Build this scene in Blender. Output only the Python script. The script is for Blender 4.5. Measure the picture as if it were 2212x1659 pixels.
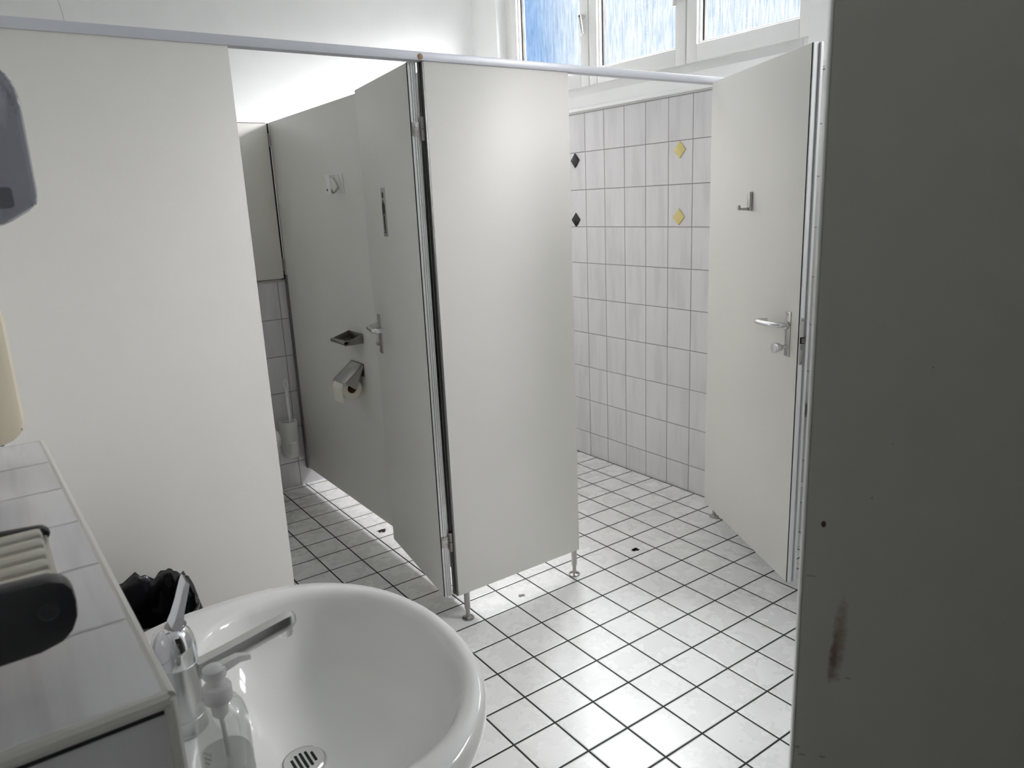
import bpy, bmesh, math, random
from mathutils import Vector, Matrix, noise
for o in list(bpy.data.objects): bpy.data.objects.remove(o, do_unlink=True)
S = bpy.context.scene
COL = S.collection
random.seed(7)
PI = math.pi

# ------------------------------------------------------------------ camera
def camera():
    yaw, pitch, roll = 0.958894, 0.240411, -0.0444684
    F = Vector((math.cos(pitch)*math.cos(yaw), math.cos(pitch)*math.sin(yaw), -math.sin(pitch)))
    rt = Vector((math.sin(yaw), -math.cos(yaw), 0)); up = rt.cross(F)
    c, s = math.cos(roll), math.sin(roll)
    R = rt*c + up*s; U = up*c - rt*s
    cd = bpy.data.cameras.new('camera'); cam = bpy.data.objects.new('camera', cd); COL.objects.link(cam)
    m = Matrix(((R.x, U.x, -F.x, -1.3201), (R.y, U.y, -F.y, -2.1253), (R.z, U.z, -F.z, 1.5143), (0, 0, 0, 1)))
    cam.matrix_world = m
    cd.sensor_width = 36.0; cd.lens = 36.0*1609.745/2212; cd.clip_start = 0.02
    cd.dof.use_dof = True; cd.dof.focus_distance = 2.5; cd.dof.aperture_fstop = 11.0
    S.camera = cam
camera()

# ------------------------------------------------------------------ exposure, world, daylight
S.view_settings.view_transform = 'Standard'; S.view_settings.look = 'None'
S.view_settings.exposure = 0.0; S.view_settings.gamma = 1.0; S.view_settings.use_curve_mapping = False
try:
    S.cycles.use_denoising = True
    S.cycles.max_bounces = 14; S.cycles.diffuse_bounces = 8; S.cycles.glossy_bounces = 6
    S.cycles.transparent_max_bounces = 16; S.cycles.sample_clamp_indirect = 8.0
    S.cycles.caustics_reflective = False; S.cycles.caustics_refractive = False
except Exception: pass

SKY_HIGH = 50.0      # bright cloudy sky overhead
SKY_SIDE = 88.0      # sky raised toward the right, feeding the added unseen window
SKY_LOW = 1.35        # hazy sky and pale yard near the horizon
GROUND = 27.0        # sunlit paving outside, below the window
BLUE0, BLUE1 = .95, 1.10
def world():
    w = bpy.data.worlds.new('world'); S.world = w; w.use_nodes = True
    nt = w.node_tree; N = nt.nodes; L = nt.links; N.clear()
    out = N.new('ShaderNodeOutputWorld'); bg = N.new('ShaderNodeBackground'); L.new(bg.outputs[0], out.inputs[0])
    tc = N.new('ShaderNodeTexCoord'); sp = N.new('ShaderNodeSeparateXYZ'); L.new(tc.outputs['Generated'], sp.inputs[0])
    r = N.new('ShaderNodeValToRGB'); e = r.color_ramp.elements          # strength by height
    mr = N.new('ShaderNodeMapRange'); mr.inputs[1].default_value = -0.35; mr.inputs[2].default_value = 0.9
    L.new(sp.outputs[2], mr.inputs[0]); L.new(mr.outputs[0], r.inputs[0])
    def v(x): return (x, x, x, 1)
    e[0].position = 0.0; e[0].color = v(GROUND/SKY_HIGH)
    e[1].position = 1.0; e[1].color = v(1.0)
    for p, x in ((0.07, GROUND/SKY_HIGH), (0.13, SKY_LOW/SKY_HIGH), (0.655, SKY_LOW/SKY_HIGH*1.1), (0.76, 0.95)):
        q = e.new(p); q.color = v(x)
    # blue openings between the clouds
    nz = N.new('ShaderNodeTexNoise'); nz.inputs['Scale'].default_value = 3.4; nz.inputs['Detail'].default_value = 2.0
    mp = N.new('ShaderNodeMapping'); mp.inputs['Location'].default_value = (1.35, 0.2, 0.0); mp.inputs['Scale'].default_value = (1, 1, .5)
    L.new(tc.outputs['Generated'], mp.inputs[0]); L.new(mp.outputs[0], nz.inputs['Vector'])
    cr = N.new('ShaderNodeValToRGB'); c = cr.color_ramp.elements
    c[0].position = 0.0; c[0].color = (.33, .52, .80, 1); c[1].position = 0.85; c[1].color = (.95, .98, 1.0, 1)
    dv = N.new('ShaderNodeMath'); dv.operation = 'DIVIDE'; L.new(sp.outputs[1], dv.inputs[0]); L.new(sp.outputs[0], dv.inputs[1])
    ad = N.new('ShaderNodeMath'); ad.operation = 'MULTIPLY_ADD'; L.new(nz.outputs['Fac'], ad.inputs[0]); ad.inputs[1].default_value = -.45; L.new(dv.outputs[0], ad.inputs[2])
    gp = N.new('ShaderNodeMapRange'); gp.inputs[1].default_value = BLUE0; gp.inputs[2].default_value = BLUE1; gp.inputs[3].default_value = 1.0; gp.inputs[4].default_value = 0.0
    L.new(ad.outputs[0], gp.inputs[0]); L.new(gp.outputs[0], cr.inputs[0])
    mx = N.new('ShaderNodeMix'); mx.data_type = 'RGBA'; mx.blend_type = 'MULTIPLY'; mx.inputs[0].default_value = 1.0
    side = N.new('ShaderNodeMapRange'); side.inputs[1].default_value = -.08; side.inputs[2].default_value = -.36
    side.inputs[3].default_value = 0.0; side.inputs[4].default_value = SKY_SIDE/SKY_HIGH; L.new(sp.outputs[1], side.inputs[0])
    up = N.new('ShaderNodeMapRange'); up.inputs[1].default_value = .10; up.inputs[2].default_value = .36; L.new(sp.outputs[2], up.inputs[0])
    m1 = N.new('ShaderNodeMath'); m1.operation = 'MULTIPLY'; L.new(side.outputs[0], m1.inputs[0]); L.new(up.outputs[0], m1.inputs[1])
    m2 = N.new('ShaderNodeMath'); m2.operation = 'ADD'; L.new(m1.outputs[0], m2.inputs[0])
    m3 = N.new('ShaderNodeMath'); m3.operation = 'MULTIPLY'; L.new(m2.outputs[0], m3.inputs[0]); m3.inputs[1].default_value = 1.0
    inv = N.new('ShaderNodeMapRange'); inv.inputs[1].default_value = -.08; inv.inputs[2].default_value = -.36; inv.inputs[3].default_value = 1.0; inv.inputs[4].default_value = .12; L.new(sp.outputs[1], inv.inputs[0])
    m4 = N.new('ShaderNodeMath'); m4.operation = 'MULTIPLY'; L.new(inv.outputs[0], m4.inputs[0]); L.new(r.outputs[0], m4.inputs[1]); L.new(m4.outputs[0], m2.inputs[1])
    yard = N.new('ShaderNodeMapRange'); yard.inputs[1].default_value = .52; yard.inputs[2].default_value = .44; L.new(sp.outputs[2], yard.inputs[0])
    y2 = N.new('ShaderNodeMapRange'); y2.inputs[1].default_value = .1; y2.inputs[2].default_value = .35; L.new(sp.outputs[1], y2.inputs[0])
    y3 = N.new('ShaderNodeMath'); y3.operation = 'MULTIPLY'; L.new(yard.outputs[0], y3.inputs[0]); L.new(y2.outputs[0], y3.inputs[1])
    tint = N.new('ShaderNodeMix'); tint.data_type = 'RGBA'; tint.inputs[6].default_value = (1.0, .905, .85, 1)
    L.new(y3.outputs[0], tint.inputs[0]); L.new(cr.outputs[0], tint.inputs[7])
    L.new(tint.outputs[2], mx.inputs[6]); L.new(m2.outputs[0], mx.inputs[7]); L.new(mx.outputs[2], bg.inputs['Color'])
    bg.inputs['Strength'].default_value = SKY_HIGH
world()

def sun(elev, az, strength, angle):
    # veiled sun, spread by the rippled panes
    ld = bpy.data.lights.new('sun', 'SUN'); ld.energy = strength; ld.angle = math.radians(angle); ld.color = (1.0, .96, .90)
    o = bpy.data.objects.new('sun', ld); COL.objects.link(o); e, a = math.radians(elev), math.radians(az)
    d = Vector((math.cos(e)*math.cos(a), math.cos(e)*math.sin(a), math.sin(e)))
    o.rotation_euler = d.to_track_quat('Z', 'Y').to_euler(); o.location = d*8
sun(52, 46, 8.5, 14)
XW = 1.513           # room side of the window wall
XF = 1.590           # room side of the window frames
WIN1 = (-0.228, 1.918, 2.055, 2.90)     # y0, y1, z0, z1
WIN_ADDED = (-2.36, -1.14, 2.055, 2.90)  # unseen window, added to brighten the panels facing the room
def portal(y0, y1, z0, z1):
    ld = bpy.data.lights.new('sky_portal', 'AREA'); ld.shape = 'RECTANGLE'
    ld.size = z1 - z0; ld.size_y = y1 - y0; ld.energy = 1; ld.cycles.is_portal = True
    o = bpy.data.objects.new('sky_portal', ld); COL.objects.link(o)
    o.location = (1.70, (y0+y1)/2, (z0+z1)/2); o.rotation_euler = (0, PI/2, 0)
portal(*WIN1); portal(*WIN_ADDED)

# ------------------------------------------------------------------ materials
def mat(name, col, rough=.5, metal=0.0, spec=.5, coat=0.0):
    m = bpy.data.materials.new(name); m.use_nodes = True
    b = m.node_tree.nodes['Principled BSDF']
    b.inputs['Base Color'].default_value = (*col, 1); b.inputs['Roughness'].default_value = rough
    b.inputs['Metallic'].default_value = metal; b.inputs['Specular IOR Level'].default_value = spec
    b.inputs['Coat Weight'].default_value = coat
    return m
def nd(m): return m.node_tree.nodes, m.node_tree.links, m.node_tree.nodes['Principled BSDF']
def math_(N, L, op, a, b=None, c=None):
    n = N.new('ShaderNodeMath'); n.operation = op
    for i, x in enumerate((a, b, c)):
        if x is None: continue
        if isinstance(x, (int, float)): n.inputs[i].default_value = x
        else: L.new(x, n.inputs[i])
    return n.outputs[0]
def mixc(N, L, f, a, b, mode='MIX'):
    n = N.new('ShaderNodeMix'); n.data_type = 'RGBA'; n.blend_type = mode
    for i, x in ((0, f), (6, a), (7, b)):
        if isinstance(x, (int, float)): n.inputs[i].default_value = x
        elif isinstance(x, tuple): n.inputs[i].default_value = (*x, 1)
        else: L.new(x, n.inputs[i])
    return n.outputs[2]
def ramp(N, L, f, pts):
    n = N.new('ShaderNodeValToRGB'); e = n.color_ramp.elements
    e[0].position, e[1].position = pts[0][0], pts[-1][0]
    for i, (p, c) in enumerate(pts):
        q = e[0] if i == 0 else e[-1] if i == len(pts)-1 else e.new(p)
        q.color = (c, c, c, 1) if isinstance(c, (int, float)) else (*c, 1)
    L.new(f, n.inputs[0]); return n.outputs[0]
def noise_n(N, L, vec, scale, detail=2.0, rough=.5):
    n = N.new('ShaderNodeTexNoise'); n.inputs['Scale'].default_value = scale; n.inputs['Detail'].default_value = detail
    n.inputs['Roughness'].default_value = rough; L.new(vec, n.inputs['Vector']); return n.outputs['Fac']
def comb(N, L, x, y, z):
    n = N.new('ShaderNodeCombineXYZ')
    for i, q in enumerate((x, y, z)):
        if isinstance(q, (int, float)): n.inputs[i].default_value = q
        else: L.new(q, n.inputs[i])
    return n.outputs[0]
def bump(N, L, b, h, dist, strength=1.0):
    n = N.new('ShaderNodeBump'); n.inputs['Distance'].default_value = dist; n.inputs['Strength'].default_value = strength
    L.new(h, n.inputs['Height']); L.new(n.outputs[0], b.inputs['Normal'])

def tile_mat(name, u, v, pu, pv, ou, ov, grout_w, tile_c, grout_c, rough, streak=None, dirt=0.0, edge=.004):
    """tiles on the plane of object axes u, v with pitch pu, pv and offset ou, ov"""
    m = mat(name, tile_c, rough); N, L, b = nd(m)
    tc = N.new('ShaderNodeTexCoord'); sp = N.new('ShaderNodeSeparateXYZ'); L.new(tc.outputs['Object'], sp.inputs[0])
    U = sp.outputs['XYZ'.index(u)]; V = sp.outputs['XYZ'.index(v)]
    a = math_(N, L, 'DIVIDE', math_(N, L, 'SUBTRACT', U, ou), pu); c = math_(N, L, 'DIVIDE', math_(N, L, 'SUBTRACT', V, ov), pv)
    def dist(q, p):                             # metres to the nearest joint centre
        f = math_(N, L, 'FRACT', q); return math_(N, L, 'MULTIPLY', math_(N, L, 'MINIMUM', f, math_(N, L, 'SUBTRACT', 1.0, f)), p)
    d = math_(N, L, 'MINIMUM', dist(a, pu), dist(c, pv))
    n = N.new('ShaderNodeMapRange'); n.interpolation_type = 'LINEAR'
    n.inputs[1].default_value = grout_w*.5 - .0006; n.inputs[2].default_value = grout_w*.5 + .0006; L.new(d, n.inputs[0]); mask = n.outputs[0]
    h = N.new('ShaderNodeMapRange'); h.interpolation_type = 'SMOOTHSTEP'
    h.inputs[1].default_value = grout_w*.35; h.inputs[2].default_value = grout_w*.5 + edge; L.new(d, h.inputs[0])
    fl = comb(N, L, math_(N, L, 'FLOOR', a), math_(N, L, 'FLOOR', c), 0.0)
    wn = N.new('ShaderNodeTexWhiteNoise'); wn.noise_dimensions = '3D'; L.new(fl, wn.inputs['Vector']); rnd = wn.outputs['Value']
    col = mixc(N, L, rnd, tuple(x*.97 for x in tile_c), tile_c)
    if streak:
        su, sv, amt = streak
        vec = comb(N, L, math_(N, L, 'ADD', math_(N, L, 'MULTIPLY', U, su), math_(N, L, 'MULTIPLY', rnd, 37.0)), math_(N, L, 'MULTIPLY', V, sv), rnd)
        f = noise_n(N, L, vec, 1.0, 3.0, .55)
        g = ramp(N, L, f, [(.36, 1.0-amt), (.5, 1.0 - amt*.25), (.66, 1.0)])
        col = mixc(N, L, 1.0, col, g, 'MULTIPLY')
    if dirt:
        f = noise_n(N, L, tc.outputs['Object'], 5.0, 6.0, .65)
        g = ramp(N, L, f, [(.33, (1-dirt, 1-dirt*1.05, 1-dirt*1.15)), (.5, 1.0), (1, 1.0)])
        col = mixc(N, L, 1.0, col, g, 'MULTIPLY')
        rr = ramp(N, L, noise_n(N, L, tc.outputs['Object'], 9.0, 5.0, .7), [(.3, rough*.92), (.7, rough*1.2)])
        rg = mixc(N, L, mask, (.8, .8, .8), rr)
    else: rg = mixc(N, L, mask, (.8, .8, .8), (rough, rough, rough))
    L.new(rg, b.inputs['Roughness'])
    L.new(mixc(N, L, mask, grout_c, col), b.inputs['Base Color'])
    bump(N, L, b, h.outputs[0], .0012)
    return m

def laminate(name, col, rough=.42):
    m = mat(name, col, rough); N, L, b = nd(m); tc = N.new('ShaderNodeTexCoord')
    f = noise_n(N, L, tc.outputs['Object'], 420.0, 2.0); bump(N, L, b, f, .00025, .6)
    g = ramp(N, L, noise_n(N, L, tc.outputs['Object'], 2.2, 3.0), [(.3, tuple(x*.975 for x in col)), (.7, col)])
    L.new(g, b.inputs['Base Color']); return m
def plaster(name, col):
    m = mat(name, col, .85, spec=.2); N, L, b = nd(m); tc = N.new('ShaderNodeTexCoord')
    f = noise_n(N, L, tc.outputs['Object'], 24.0, 6.0, .6); bump(N, L, b, f, .004, .22)
    g = ramp(N, L, noise_n(N, L, tc.outputs['Object'], 3.0, 5.0), [(.3, tuple(x*.95 for x in col)), (.7, col)])
    L.new(g, b.inputs['Base Color']); return m
def brushed(name, col, rough=.3):
    m = mat(name, col, rough, 1.0); N, L, b = nd(m); tc = N.new('ShaderNodeTexCoord')
    mp = N.new('ShaderNodeMapping'); mp.inputs['Scale'].default_value = (60, 60, 4); L.new(tc.outputs['Object'], mp.inputs[0])
    L.new(ramp(N, L, noise_n(N, L, mp.outputs[0], 6.0, 3.0), [(.3, rough*.8), (.7, rough*1.3)]), b.inputs['Roughness']); return m

M = {}
M['lam'] = laminate('white laminate', (.72, .71, .665))
M['lam_edge'] = mat('laminate edge', (.74, .74, .72), .35)
M['lam_door'] = laminate('warm white door laminate', (.66, .65, .60), .4)
M['plaster'] = plaster('white plaster', (.88, .885, .88))
M['ceil'] = mat('ceiling white', (.88, .88, .86), .9)
M['floor'] = tile_mat('white floor tile', 'X', 'Y', .151, .151, 0, 0, .0062, (.80, .80, .79), (.010, .010, .010), .26, None, .045)
GW = (.19, .19, .19)
TC = (.66, .65, .665)
M['tile_win'] = tile_mat('streaked wall tile', 'Y', 'Z', .15289, .20225, 1.1133, .1424, .0032, TC, GW, .16, (17, 2.4, .10), edge=.003)
M['tile_back'] = tile_mat('streaked wall tile back', 'X', 'Z', .15289, .20225, -.026, .1424, .0032, TC, GW, .16, (17, 2.4, .10), edge=.003)
M['tile_ledge'] = tile_mat('streaked ledge tile', 'Y', 'X', .1535, .32, -.609, -1.46, .003, TC, (.33, .33, .32), .16, (2.2, 30, .14), edge=.003)
M['tile_ledge_end'] = tile_mat('streaked ledge end tile', 'X', 'Z', .30, .20225, -1.46, 1.13, .003, TC, (.33, .33, .32), .16, (30, 3, .14), edge=.003)
M['tile_left'] = tile_mat('streaked wall tile left', 'Y', 'Z', .15289, .20225, 0, .1424, .0032, TC, GW, .16, (17, 2.4, .10), edge=.003)
M['trim_white'] = mat('white glossy trim', (.82, .82, .81), .2)
M['trim_ledge'] = mat('greyish plastic edge trim', (.56, .55, .51), .3)
M['rail'] = mat('pale grey painted rail', (.60, .615, .66), .38, 0.15)
M['alu'] = brushed('brushed aluminium', (.62, .62, .61), .32)
M['alu_dark'] = brushed('dull dark aluminium', (.20, .20, .195), .4)
M['alu_pale'] = mat('pale anodised profile', (.74, .75, .75), .34, .35)
M['gap'] = mat('black for seals and shaded gaps', (.012, .012, .012), .6)  # real seals, plus shade drawn as black in gaps and grooves
M['steel'] = mat('brushed stainless steel', (.44, .43, .41), .28, 1.0)
M['steel_dark'] = mat('tarnished steel', (.30, .29, .27), .3, 1.0)
M['chrome'] = mat('chrome', (.78, .79, .80), .07, 1.0)
M['chrome_soft'] = mat('worn chrome', (.66, .665, .67), .25, 1.0)
M['brass'] = mat('pale brass', (.70, .58, .38), .3, 1.0)
M['silver'] = mat('satin silver', (.74, .72, .68), .3, .9)
M['ceramic'] = mat('white sanitary ceramic', (.72, .72, .70), .10, coat=.4)
M['plastic_w'] = mat('white plastic', (.80, .80, .78), .35)
M['plastic_pvc'] = mat('white window plastic', (.80, .80, .79), .28)
M['plastic_k'] = mat('black plastic', (.018, .018, .02), .32)
M['dark'] = mat('dark hollow', (.006, .006, .006), .9)
M['beige'] = mat('beige plastic', (.72, .65, .50), .4)
M['bag'] = mat('black bin liner film', (.008, .008, .009), .24, spec=.6)
M['paper'] = mat('recycled toilet paper', (.74, .71, .62), .9)
M['card'] = mat('brown cardboard', (.32, .22, .14), .85)
M['cork'] = mat('brown wooden plug', (.34, .22, .13), .7)
M['yellow'] = mat('yellow glazed tile', (.62, .52, .20), .14)
M['black_tile'] = mat('black glazed tile', (.006, .006, .006), .2, spec=.25)
M['rust'] = mat('rusty waste metal', (.20, .11, .06), .7)
M['sign'] = mat('anodised sign plate', (.42, .42, .41), .35, .9)
M['ink'] = mat('black ink', (.008, .008, .008), .5)
M['grey_soft'] = mat('pale grey print', (.45, .45, .45), .6)
M['corridor'] = mat('corridor paint', (.45, .44, .42), .8)

def fresnel_(N, L):
    lw = N.new('ShaderNodeLayerWeight'); lw.inputs['Blend'].default_value = .5
    return math_(N, L, 'ADD', math_(N, L, 'MULTIPLY', math_(N, L, 'POWER', lw.outputs['Facing'], 4.0), .7), .04)
def clear(name, tint, gloss=.12, rough=.05, frost=0.0, frost_c=(.8, .8, .8)):
    m = bpy.data.materials.new(name); m.use_nodes = True; N = m.node_tree.nodes; L = m.node_tree.links; N.clear()
    out = N.new('ShaderNodeOutputMaterial'); t = N.new('ShaderNodeBsdfTransparent'); t.inputs[0].default_value = (*tint, 1)
    g = N.new('ShaderNodeBsdfGlossy'); g.inputs['Roughness'].default_value = rough; g.inputs[0].default_value = (1, 1, 1, 1)
    mx = N.new('ShaderNodeMixShader'); f = math_(N, L, 'ADD', fresnel_(N, L), gloss); f.node.use_clamp = True
    L.new(f, mx.inputs[0]); L.new(g.outputs[0], mx.inputs[2])
    if frost > 0:
        d = N.new('ShaderNodeBsdfDiffuse'); d.inputs[0].default_value = (*frost_c, 1)
        m2 = N.new('ShaderNodeMixShader'); m2.inputs[0].default_value = frost
        L.new(t.outputs[0], m2.inputs[1]); L.new(d.outputs[0], m2.inputs[2]); L.new(m2.outputs[0], mx.inputs[1])
    else: L.new(t.outputs[0], mx.inputs[1])
    L.new(mx.outputs[0], out.inputs[0]); return m
M['bottle'] = clear('clear bottle plastic', (.90, .91, .90), .05, .08, .17, (.75, .76, .74))
M['soap'] = clear('cloudy liquid soap', (.80, .81, .79), .0, .2, .38, (.72, .73, .70))
M['smoke'] = clear('smoky grey plastic', (.58, .58, .64), .04, .08, .38, (.36, .36, .41))
M['rib'] = clear('cloudy ribbed plastic', (.8, .78, .73), .02, .2, .6, (.66, .63, .56))
M['pump'] = clear('milky pump plastic', (.82, .82, .82), .02, .25, .62, (.78, .78, .77))

def streaky_glass():
    m = bpy.data.materials.new('rippled streaky glass'); m.use_nodes = True; N = m.node_tree.nodes; L = m.node_tree.links; N.clear()
    out = N.new('ShaderNodeOutputMaterial'); t = N.new('ShaderNodeBsdfTransparent'); g = N.new('ShaderNodeBsdfGlossy')
    g.inputs['Roughness'].default_value = .12; g.inputs[0].default_value = (.9, .9, .9, 1)
    tc = N.new('ShaderNodeTexCoord'); mp = N.new('ShaderNodeMapping'); mp.inputs['Scale'].default_value = (1, 150, 9)
    L.new(tc.outputs['Object'], mp.inputs[0]); s = noise_n(N, L, mp.outputs[0], 1.0, 4.0, .62)
    mp2 = N.new('ShaderNodeMapping'); mp2.inputs['Scale'].default_value = (1, 120, 90); L.new(tc.outputs['Object'], mp2.inputs[0])
    vo = N.new('ShaderNodeTexVoronoi'); vo.inputs['Scale'].default_value = 1.0; L.new(mp2.outputs[0], vo.inputs['Vector'])
    bl = noise_n(N, L, tc.outputs['Object'], 3.0, 2.0)
    sp = ramp(N, L, vo.outputs['Distance'], [(.08, 1.0), (.30, 0.0)])
    spk = math_(N, L, 'MULTIPLY', sp, ramp(N, L, bl, [(.42, 0.0), (.6, .8)]))
    base = ramp(N, L, s, [(.30, (.62, .68, .76)), (.42, (.74, .79, .84)), (.54, (.84, .87, .90)), (.68, (.97, .97, .97))])
    L.new(mixc(N, L, spk, base, (.95, .96, .97)), t.inputs[0])
    mx = N.new('ShaderNodeMixShader')
    L.new(fresnel_(N, L), mx.inputs[0]); L.new(t.outputs[0], mx.inputs[1]); L.new(g.outputs[0], mx.inputs[2])
    bp = N.new('ShaderNodeBump'); bp.inputs['Distance'].default_value = .002; L.new(s, bp.inputs['Height']); L.new(bp.outputs[0], g.inputs['Normal'])
    L.new(mx.outputs[0], out.inputs[0]); return m
M['glass'] = streaky_glass()

# ------------------------------------------------------------------ mesh helpers
class MB:
    def __init__(s): s.b = bmesh.new()
    def box(s, x0, x1, y0, y1, z0, z1, bev=0.0, seg=2):
        g = bmesh.new(); r = bmesh.ops.create_cube(g, size=1.0)
        for v in r['verts']:
            v.co = Vector((x0+(v.co.x+.5)*(x1-x0), y0+(v.co.y+.5)*(y1-y0), z0+(v.co.z+.5)*(z1-z0)))
        if bev > 0: bmesh.ops.bevel(g, geom=g.edges[:], offset=bev, segments=seg, affect='EDGES', profile=.5)
        s._add(g); return s
    def _add(s, g, M4=None):
        if M4 is not None: g.transform(M4)
        me = bpy.data.meshes.new('t'); g.to_mesh(me); g.free(); s.b.from_mesh(me); bpy.data.meshes.remove(me)
    def prism(s, pts, d, axis='X', bev=0.0):
        """closed polygon of 3D points pushed along vector d"""
        g = bmesh.new(); a = [g.verts.new(Vector(p)) for p in pts]; b = [g.verts.new(Vector(p)+Vector(d)) for p in pts]
        g.faces.new(a); g.faces.new(b[::-1]); n = len(a)
        for i in range(n): g.faces.new((a[i], b[i], b[(i+1) % n], a[(i+1) % n]))
        bmesh.ops.recalc_face_normals(g, faces=g.faces[:])
        if bev > 0: bmesh.ops.bevel(g, geom=g.edges[:], offset=bev, segments=2, affect='EDGES', profile=.5)
        s._add(g); return s
    def tube(s, path, r, n=14, cap=True):
        path = [Vector(p) for p in path]; rad = r if isinstance(r, (list, tuple)) else [r]*len(path)
        g = s.b; rings = []; prev = None
        for i, p in enumerate(path):
            t = (path[min(i+1, len(path)-1)] - path[max(i-1, 0)]).normalized()
            if prev is None: a = t.orthogonal().normalized()
            else: a = (prev - t*prev.dot(t)).normalized()
            prev = a; c = t.cross(a)
            rings.append([g.verts.new(p + (a*math.cos(2*PI*k/n) + c*math.sin(2*PI*k/n))*rad[i]) for k in range(n)])
        for i in range(len(rings)-1):
            for k in range(n): g.faces.new((rings[i][k], rings[i][(k+1) % n], rings[i+1][(k+1) % n], rings[i+1][k]))
        if cap: g.faces.new(rings[0][::-1]); g.faces.new(rings[-1])
        return s
    def lathe(s, prof, c=(0, 0, 0), n=32, M4=None):
        """profile of (r, z) about +Z at c"""
        g = bmesh.new(); rings = []
        for r, z in prof:
            if r < 1e-6: rings.append([g.verts.new((0, 0, z))])
            else: rings.append([g.verts.new((r*math.cos(2*PI*k/n), r*math.sin(2*PI*k/n), z)) for k in range(n)])
        for a, b in zip(rings, rings[1:]):
            for k in range(n):
                q = [a[k % len(a)], a[(k+1) % len(a)], b[(k+1) % len(b)], b[k % len(b)]]
                q = list(dict.fromkeys(q))
                if len(q) > 2: g.faces.new(q)
        for e in (rings[0], rings[-1]):
            if len(e) > 2:
                try: g.faces.new(e)
                except Exception: pass
        bmesh.ops.recalc_face_normals(g, faces=g.faces[:])
        T = Matrix.Translation(Vector(c)) @ (M4 if M4 is not None else Matrix.Identity(4)); s._add(g, T); return s
    def loft(s, rings, cap0=True, cap1=True):
        g = s.b; R = [[g.verts.new(Vector(p)) for p in r] for r in rings]; n = len(R[0])
        for a, b in zip(R, R[1:]):
            for k in range(n): g.faces.new((a[k], a[(k+1) % n], b[(k+1) % n], b[k]))
        if cap0: g.faces.new(R[0][::-1])
        if cap1: g.faces.new(R[-1])
        return s
    def build(s, name, m, parent=None, loc=None, rotz=0.0, smooth=True, angle=35):
        bmesh.ops.recalc_face_normals(s.b, faces=s.b.faces[:])
        me = bpy.data.meshes.new(name)
        if smooth:
            for f in s.b.faces: f.smooth = True
            for e in s.b.edges:
                if len(e.link_faces) == 2 and e.link_faces[0].normal.angle(e.link_faces[1].normal, 0) > math.radians(angle): e.smooth = False
        s.b.to_mesh(me); s.b.free(); me.materials.append(M[m] if isinstance(m, str) else m)
        o = bpy.data.objects.new(name, me); COL.objects.link(o)
        if parent is not None: o.parent = parent
        if loc is not None: o.location = loc
        o.rotation_euler = (0, 0, rotz)
        return o
def tag(o, label=None, cat=None, group=None, kind=None):
    for k, v in (('label', label), ('category', cat), ('group', group), ('kind', kind)):
        if v: o[k] = v
    return o
def thing(name, label, cat, loc=(0, 0, 0), rotz=0.0, group=None):
    o = bpy.data.objects.new(name, None); COL.objects.link(o); o.empty_display_size = .1
    o.location = loc; o.rotation_euler = (0, 0, rotz); return tag(o, label, cat, group)
def RX(a): return Matrix.Rotation(a, 4, 'X')
def RY(a): return Matrix.Rotation(a, 4, 'Y')

# ------------------------------------------------------------------ room shell
X2 = 1.675
X0, Y0, Y1, H = -1.45, -3.8, 2.20, 3.06
YN = -2.44                      # near wall with the doorway
def struct(o, label, cat): return tag(o, label, cat, kind='structure')
struct(MB().box(X0-.1, X2, Y0-.1, Y1+.1, -.12, 0).build('floor', 'floor', smooth=False), 'white square floor tiles with black joints', 'floor')
struct(MB().box(X0-.1, X2, Y0-.1, Y1+.1, H, H+.1).build('ceiling', 'ceil', smooth=False), 'plain white ceiling', 'ceiling')
struct(MB().box(X0-.1, X2, Y1, Y1+.1, 0, H).build('wall_back', 'plaster', smooth=False), 'white plaster wall rising above the toilet cubicles', 'wall')
struct(MB().box(X0-.1, X0, Y0, Y1, 0, H).build('wall_left', 'plaster', smooth=False), 'white wall behind the washbasin ledge', 'wall')
struct(MB().box(X0-.1, X2, Y0-.1, Y0, 0, H).build('wall_corridor', 'corridor', smooth=False), 'far wall of the corridor outside the room', 'wall')
DX0, DX1 = -1.02, -.112        # doorway
b = MB().box(X0, DX0, YN-.12, YN, 0, H).box(DX1, XW, YN-.12, YN, 0, H).box(DX0, DX1, YN-.12, YN, 2.05, H)
struct(b.build('wall_near', 'plaster', smooth=False), 'white wall around the doorway', 'wall')
# window wall: plaster body with the window opening
b = MB()
for (y0, y1, z0, z1) in ((Y0, Y1, 0, WIN1[2]), (Y0, Y1, WIN1[3], H), (Y0, WIN_ADDED[0], WIN1[2], WIN1[3]), (WIN_ADDED[1], WIN1[0], WIN1[2], WIN1[3]), (WIN1[1], Y1, WIN1[2], WIN1[3])):
    b.box(XW+.008, X2, y0, y1, z0, z1)
wr = struct(b.build('wall_right', 'plaster', smooth=False), 'plaster window wall with tiles on its lower part', 'wall')
MB().box(XW, XW+.010, YN, 1.85, 0, 1.966).build('tiling', 'tile_win', wr, smooth=False)
tr = MB().box(XW-.009, XW+.009, YN, 1.85, 1.973, 1.992, .004)
struct(tr.build('trim_1', 'trim_white'), 'glossy white strip along the top of the window wall tiles', 'trim')
# service wall behind the toilets
b = MB().box(X0, XW, 1.862, Y1, 0, 1.953)
wc = struct(b.build('wall_service', 'plaster', smooth=False), 'boxed service wall with tiles below cupboard hatches', 'wall')
MB().box(X0, XW, 1.850, 1.863, 0, 1.152).build('tiling', 'tile_back', wc, smooth=False)
MB().box(X0, XW, 1.846, 1.863, 1.152, 1.160, .002).build('edge_strip', 'trim_ledge', wc)
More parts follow.
